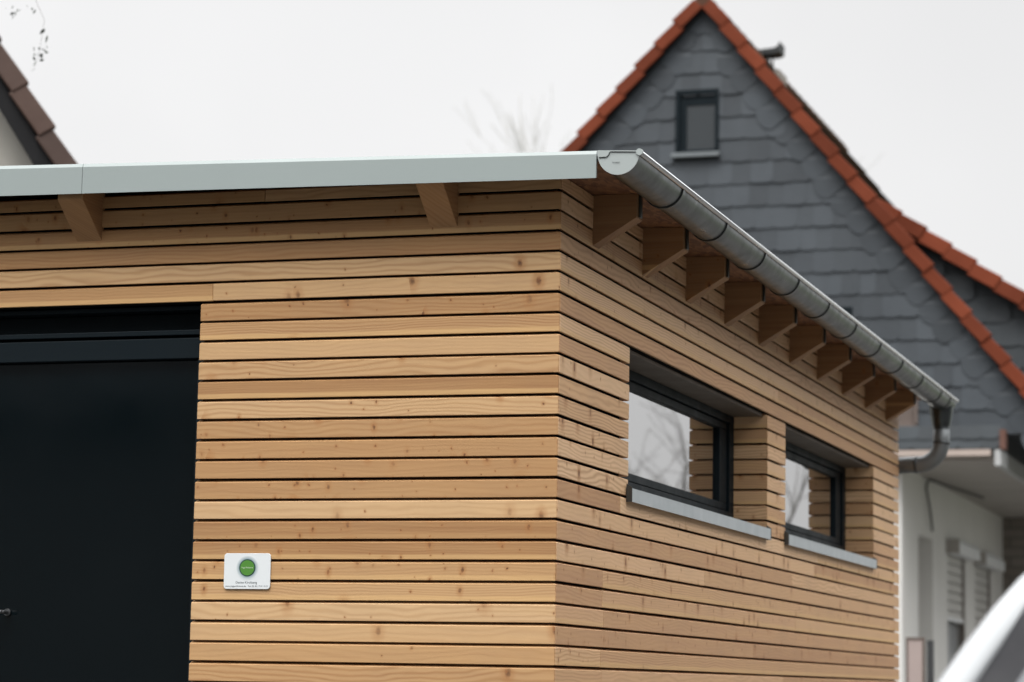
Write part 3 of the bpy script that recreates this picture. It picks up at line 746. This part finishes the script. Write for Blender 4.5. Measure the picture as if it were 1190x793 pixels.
# ------------------------------------------------------------------ house at the left edge
lh = empty('neighbour_house'); tag(lh, 'cream rendered house with brown roof tiles at the left edge', 'house')
lh.location = (-7.141, 8.5, ZG + 3.097); lh.rotation_euler = (0, 0, R(28))       # turned towards the street; built in its own coordinates
d = Vector((.543, -.84)).normalized(); p0 = -d * 3.2; LsL = 6.4; LY = .45; GZ = -(ZG + 3.097)
n = Vector((.84, .543)).normalized(); dm = Vector((-d.x, d.y)); nm = Vector((-n.x, n.y))
zr = lambda x: p0.y - abs(x - p0.x) * .84 / .543
xe = p0.x + d.x * LsL - .3; xw = 2 * p0.x - xe
c = MB(); c.prism([(xw, LY, GZ), (xe, LY, GZ), (xe, LY, zr(xe) - .3), (p0.x, LY, p0.y - .3), (xw, LY, zr(xw) - .3)], (0, 8, 0)); c.build('wall', M['render_cream'], lh)
for dv, nv in ((d, n), (dm, nm)):
    roof_slope(lh, p0 - nv * .14, dv, LsL, .03, LY + 8.2, M['tile_brown'], step=.40)
    verge(lh, p0 - nv * .085, dv, LsL, 0, M['tile_brown'], step=.40, h=.155, lift=.085)
    a, b = p0 - nv * .15, p0 + dv * LsL - nv * .15
    c = MB(); c.prism([(p.x, .045, p.y) for p in (a, b, b - nv * .13, a - nv * .13)], (0, .03, 0)); c.build('verge_board', M['dark_wood'], lh)
    c = MB(); c.prism([(p.x, .076, p.y) for p in (a - nv * .04, b - nv * .04, b - nv * .07, a - nv * .07)], (0, LY - .08, 0)); c.build('verge_soffit', M['dark_wood'], lh)

# ------------------------------------------------------------------ trees
def branch(c, p, d, L_, r, lvl, tips, spread=.6, up=.25, rmin=.004, kids=(2, 4), nside=6):
    P = [p]; rr = [r]; q = p.copy(); dv = d.normalized(); n = 4 if lvl > 1 else 3
    for i in range(n):
        dv = (dv + Vector((random.gauss(0, .13), random.gauss(0, .13), random.gauss(0, .1) + up * .12))).normalized()
        q = q + dv * (L_ / n); P.append(q.copy()); rr.append(max(rmin, r * (1 - .6 * (i + 1) / n)))
    c.tube(P, rr, nside if lvl > 1 else 4, cap=False)
    if lvl == 0: tips.append((P[-1], dv)); return
    for k in range(random.randint(*kids)):
        i = random.randint(1, n); f = P[i]
        nd = (dv * .6 + Vector((random.gauss(0, spread), random.gauss(0, spread), random.gauss(0, spread * .6) + up))).normalized()
        branch(c, f, nd, L_ * random.uniform(.5, .78), rr[i] * random.uniform(.55, .8), lvl - 1, tips, spread, up, rmin, kids, nside)
    branch(c, P[-1], dv, L_ * .7, rr[-1], lvl - 1, tips, spread, up, rmin, kids, nside)
def bare_tree(name, base, h, r, label, mat, levels=4, seed=1, kids=(2, 4), lean=(0, 0), spread=.6, rmin=.006):
    random.seed(seed)
    t = empty(name); tag(t, label, 'tree')
    B = Vector(base); top = B + Vector((lean[0], lean[1], h * .4))
    c = MB(); c.tube([B, B.lerp(top, .5) + Vector((.05, 0, 0)), top], [r, r * .8, r * .65], 10); c.build('trunk', mat, t)
    c = MB(); tips = []
    for k in range(5):
        a = k * 2.4; branch(c, top - Vector((0, 0, h * .03 * k)), Vector((math.cos(a) * .6, math.sin(a) * .6, 1)), h * .27, r * .5, levels, tips, spread, .3, rmin, kids)
    c.build('crown', mat, t, fix=False); return t
bare_tree('bare_tree', (-16.6, 58.0, 0), 16.4, .2, 'pale leafless tree far off above the metal roof edge', M['bark_washed_out'], 4, 8, (3, 4), spread=.22, rmin=.007)
bare_tree('bare_tree', (6.5, 28.5, 0), 6.3, .16, 'dark leafless tree mirrored in the nearer window pane', M['bark'], 3, 12, (2, 3), lean=(-.7, 0), spread=.85, rmin=.005)
# leafy tree at the left: only a few hanging twigs reach into the picture
random.seed(21)
lt = empty('garden_tree'); tag(lt, 'tree with sparse dark leaves on thin hanging twigs, top left corner', 'tree')
Bp = Vector((-7.3, 4.9, 0)); c = MB(); c.tube([Bp, Bp + Vector((.1, 0, 2.2)), Bp + Vector((.16, 0, 3.9)), Bp + Vector((.2, 0, 5.1)), Bp + Vector((.17, .06, 6.2))], [.13, .10, .07, .035, .008], 10); c.build('trunk', M['bark'], lt)
c = MB(); lf = MB()
def leaf(p, s):
    a = Vector((random.gauss(0, 1), random.gauss(0, 1), random.gauss(0, 1) - .8)).normalized(); b = a.orthogonal().normalized(); b = (Matrix.Rotation(random.uniform(0, 6.28), 3, a) @ b)
    s *= .7; lf.face([p, p + a * s * .4 + b * s * .26, p + a * s, p + a * s * .45 - b * s * .26], t=rnd3())
def twig(path, n, spread=.05, s=.07):
    P = [Vector(q) for q in path]; c.tube(P, [.0014 - .0008 * i / (len(P) - 1) for i in range(len(P))], 5)
    for k in range(n):
        i = random.randint(0, len(P) - 2); q = P[i].lerp(P[i + 1], random.random()); leaf(q + Vector([random.gauss(0, spread) for _ in range(3)]), s * random.uniform(.6, 1.2))
tp = Bp + Vector((.2, 0, 5.1))
top = Vector((-5.35, 4.95, ZG + 2.75))
twig([tp, tp + Vector((.9, 0, .55)), top, Vector((-4.95, 4.93, ZG + 2.42))], 26, .06)
def clump(x, z, n, sp, s=.05):
    for k in range(n): leaf(Vector((x + random.gauss(0, sp), 4.95 + random.gauss(0, sp), z + random.gauss(0, sp))), s * random.uniform(.6, 1.2))
twig([top, Vector((-5.02, 4.95, ZG + 2.55)), Vector((-4.90, 4.95, ZG + 2.38))], 5, .03)
twig([Vector((-5.02, 4.95, ZG + 2.55)), Vector((-4.84, 4.95, ZG + 2.2)), Vector((-4.87, 4.95, ZG + 1.98)), Vector((-4.905, 4.95, ZG + 1.88))], 2, .02)
clump(-4.875, ZG + 1.985, 13, .028); clump(-4.835, ZG + 2.015, 6, .02, .04); clump(-4.90, ZG + 1.905, 3, .014, .035)
clump(-5.07, ZG + 2.26, 6, .022, .045); clump(-4.915, ZG + 2.29, 5, .02, .04); clump(-5.02, ZG + 2.285, 3, .014, .035)
for k in range(9):
    a = random.uniform(0, 6.28); r_ = random.uniform(.6, 1.2)
    e_ = tp + Vector((min(.5, math.cos(a) * r_ * .8), math.sin(a) * r_, random.uniform(-.6, .9)))
    twig([tp - Vector((0, 0, random.uniform(0, 1.2))), tp.lerp(e_, .6) + Vector((0, 0, .2)), e_], 26, .12)
c.build('branches', M['bark'], lt); lf.build('leaves', M['leaf'], lt, fix=False)

# ------------------------------------------------------------------ added houses out of view: they block low sky and darken eaves, gutter, door
def add_shading_house(x0, x1, y0, y1, h, ridge, along_x, label):
    t = empty('shading_house'); tag(t, label, 'house')
    c = MB(); c.box(x0, x1, y0, y1, 0, h); c.build('wall', M['grey_render'], t)
    c = MB(); o_ = .5
    if along_x: c.prism([(x0 - o_, y1 + o_, h - .15), (x0 - o_, (y0 + y1) / 2, ridge), (x0 - o_, y0 - o_, h - .15)], (x1 - x0 + 2 * o_, 0, 0))
    else: c.prism([(x0 - o_, y0 - o_, h - .15), ((x0 + x1) / 2, y0 - o_, ridge), (x1 + o_, y0 - o_, h - .15)], (0, y1 - y0 + 2 * o_, 0))
    c.build('roof', M['slate_dark'], t)
M['grey_render'] = simple('grey_render', (.13, .12, .115), .9)  # dark walls, so the added houses bounce little light
add_shading_house(-27, -3.5, -26, -16.5, 4.3, 13.5, True, 'unseen dark-roofed house added across the road to darken the door reflection')
add_shading_house(4.8, 17, -25, -12.5, 9.6, 14.0, True, 'unseen house with a long dark roof, added behind the camera to block low sky')
add_shading_house(7.4, 15, -8, 11, 4.9, 8.4, False, 'unseen grey house added beyond the drive to darken the eave and gutter')

# ------------------------------------------------------------------ white car at the right, facing the camera
car = empty('parked_car'); tag(car, 'pale silver car, blurred, close to the camera at the lower right corner', 'car')
cx = 2.70
def Pm(x, y, z): return (cx + x, y, z)
# body: cross-sections from nose to tail, half profile mirrored
secs = [(-5.62, .55, .62, .42), (-5.50, .78, .74, .30), (-5.1, .85, .86, .22), (-4.55, .875, .94, .20), (-4.2, .88, .985, .20), (-3.2, .885, .98, .20), (-2.2, .88, .98, .20), (-1.6, .86, .96, .24), (-1.42, .78, .80, .34)]
c = MB(); rings = []
for y, hw, zt_, zb_ in secs:
    half = [(hw * .86, zb_), (hw * .98, zb_ + .1), (hw, zb_ + (zt_ - zb_) * .55), (hw * .96, zt_ - .06), (hw * .86, zt_), (hw * .45, zt_ + .02)]
    rings.append([Pm(x, y, z) for x, z in half] + [Pm(-x, y, z) for x, z in half[::-1]])
c.grid(rings, smooth=True); c.build('body', M['car_paint'], car, subsurf=1)
# greenhouse: pillar line measured from the photograph
A0, A1 = Vector((-.80, -4.40, .955)), Vector((-.585, -3.46, 1.43))
c = MB()
pillar = [A0, A0.lerp(A1, .35) + Vector((-.006, 0, .012)), A0.lerp(A1, .7) + Vector((-.006, 0, .016)), A1, Vector((-.53, -2.9, 1.475)), Vector((-.53, -2.2, 1.46)), Vector((-.62, -1.75, 1.25)), Vector((-.72, -1.55, .97))]
for s in (-1, 1):
    rings = []
    for i, p in enumerate(pillar):
        wd = .066 if i < 4 else .07
        q = Vector((p.x * -s, p.y, p.z)); ins_ = Vector((s * -1.0, 0, 0))
        rings.append([Pm(*(q + Vector((s * .012, .02, -.035)))), Pm(*(q + Vector((s * .010, -.0, .006)))), Pm(*(q + Vector((-s * .02, -.012, .02)))), Pm(*(q + Vector((-s * wd, -.02, .012)))), Pm(*(q + Vector((-s * (wd + .01), .0, -.008)))), Pm(*(q + Vector((-s * wd, .04, -.04))))])
    c.grid(rings, smooth=True)
c.build('roof_pillar', M['car_paint'], car, subsurf=1)
c = MB(); rf = []
for y, hw, z in ((-3.5, .55, 1.425), (-3.3, .54, 1.47), (-2.9, .51, 1.495), (-2.2, .51, 1.485), (-1.9, .55, 1.40)):
    rf.append([Pm(hw * k, y, z + .035 * (1 - k * k)) for k in (-1, -.6, -.2, .2, .6, 1)])
c.grid(rf, closed=False, smooth=True); c.build('roof', M['car_paint'], car, subsurf=1)
def screen(name, mat, inset, lift, y_in=0):
    c = MB(); r_ = []
    for f in (0.02, .35, .7, 1.0):
        p = A0.lerp(A1, f); hw = abs(p.x) - inset
        r_.append([Pm(hw * k, p.y - .10 * (1 - (hw * k / .8) ** 2) + .015 - lift, p.z + .012 + lift + .03 * (1 - (hw * k / .8) ** 2) * f) for k in (-1, -.85, -.6, -.3, 0, .3, .6, .85, 1)])
    c.grid(r_, closed=False, smooth=True); return c.build(name, mat, car, subsurf=1)
screen('windscreen_surround', M['frit'], .05, -.008); screen('windscreen', M['windscreen'], .15, .002)
for s in (-1, 1):
    c = MB(); pts = [(A0.x + .0, A0.y + .15, .985), (A1.x + .01, A1.y + .1, 1.41), (-.54, -2.9, 1.45), (-.54, -2.2, 1.44), (-.66, -1.72, 1.15), (-.80, -1.75, .985)]
    c.face([Pm(-x * s if s < 0 else x, y, z) for x, y, z in pts]); c.build('side_window', M['windscreen'], car)
    c = MB(); c.tube([Pm(-s * .86, -4.05, 1.0), Pm(-s * .95, -4.05, 1.02)], .02, 8)
    mp = [Pm(-s * x, y, z) for x, y, z in ((.90, -4.02, .97), (1.08, -4.02, .98), (1.10, -4.02, 1.08), (.92, -4.02, 1.07))]
    c.prism(mp, (0, -.09, 0)); c.build('wing_mirror', M['plastic'], car, bevel=.02)
    c = MB(); c.prism([Pm(-s * x, -5.56, z) for x, z in ((.46, .60), (.76, .64), (.74, .74), (.52, .70))], (0, .16, 0)); c.build('headlight', M['sill'], car, bevel=.01)
    for y in (-4.75, -2.2):
        c = MB(); ro = .31
        c.grid([[Pm(-s * x, y + rr * math.cos(2 * math.pi * k / 28), .31 + rr * math.sin(2 * math.pi * k / 28)) for k in range(28)] for x, rr in ((.69, .2), (.69, ro - .02), (.71, ro), (.88, ro), (.90, ro - .02), (.895, .2))], smooth=False)
        tw = c.build('wheel', M['tyre'], car)
        c = MB()
        c.tube([Pm(-s * .84, y, .31), Pm(-s * .903, y, .31)], .045, 14)
        for k in range(5):
            a = k * 2 * math.pi / 5; c.tube([Pm(-s * .895, y + .03 * math.cos(a), .31 + .03 * math.sin(a)), Pm(-s * .897, y + .2 * math.cos(a), .31 + .2 * math.sin(a))], .018, 6)
        c.build('rim', M['steel'], tw)
c = MB(); c.box(cx - .42, cx + .42, -5.64, -5.55, .38, .52); c.build('grille', M['plastic'], car, bevel=.01)
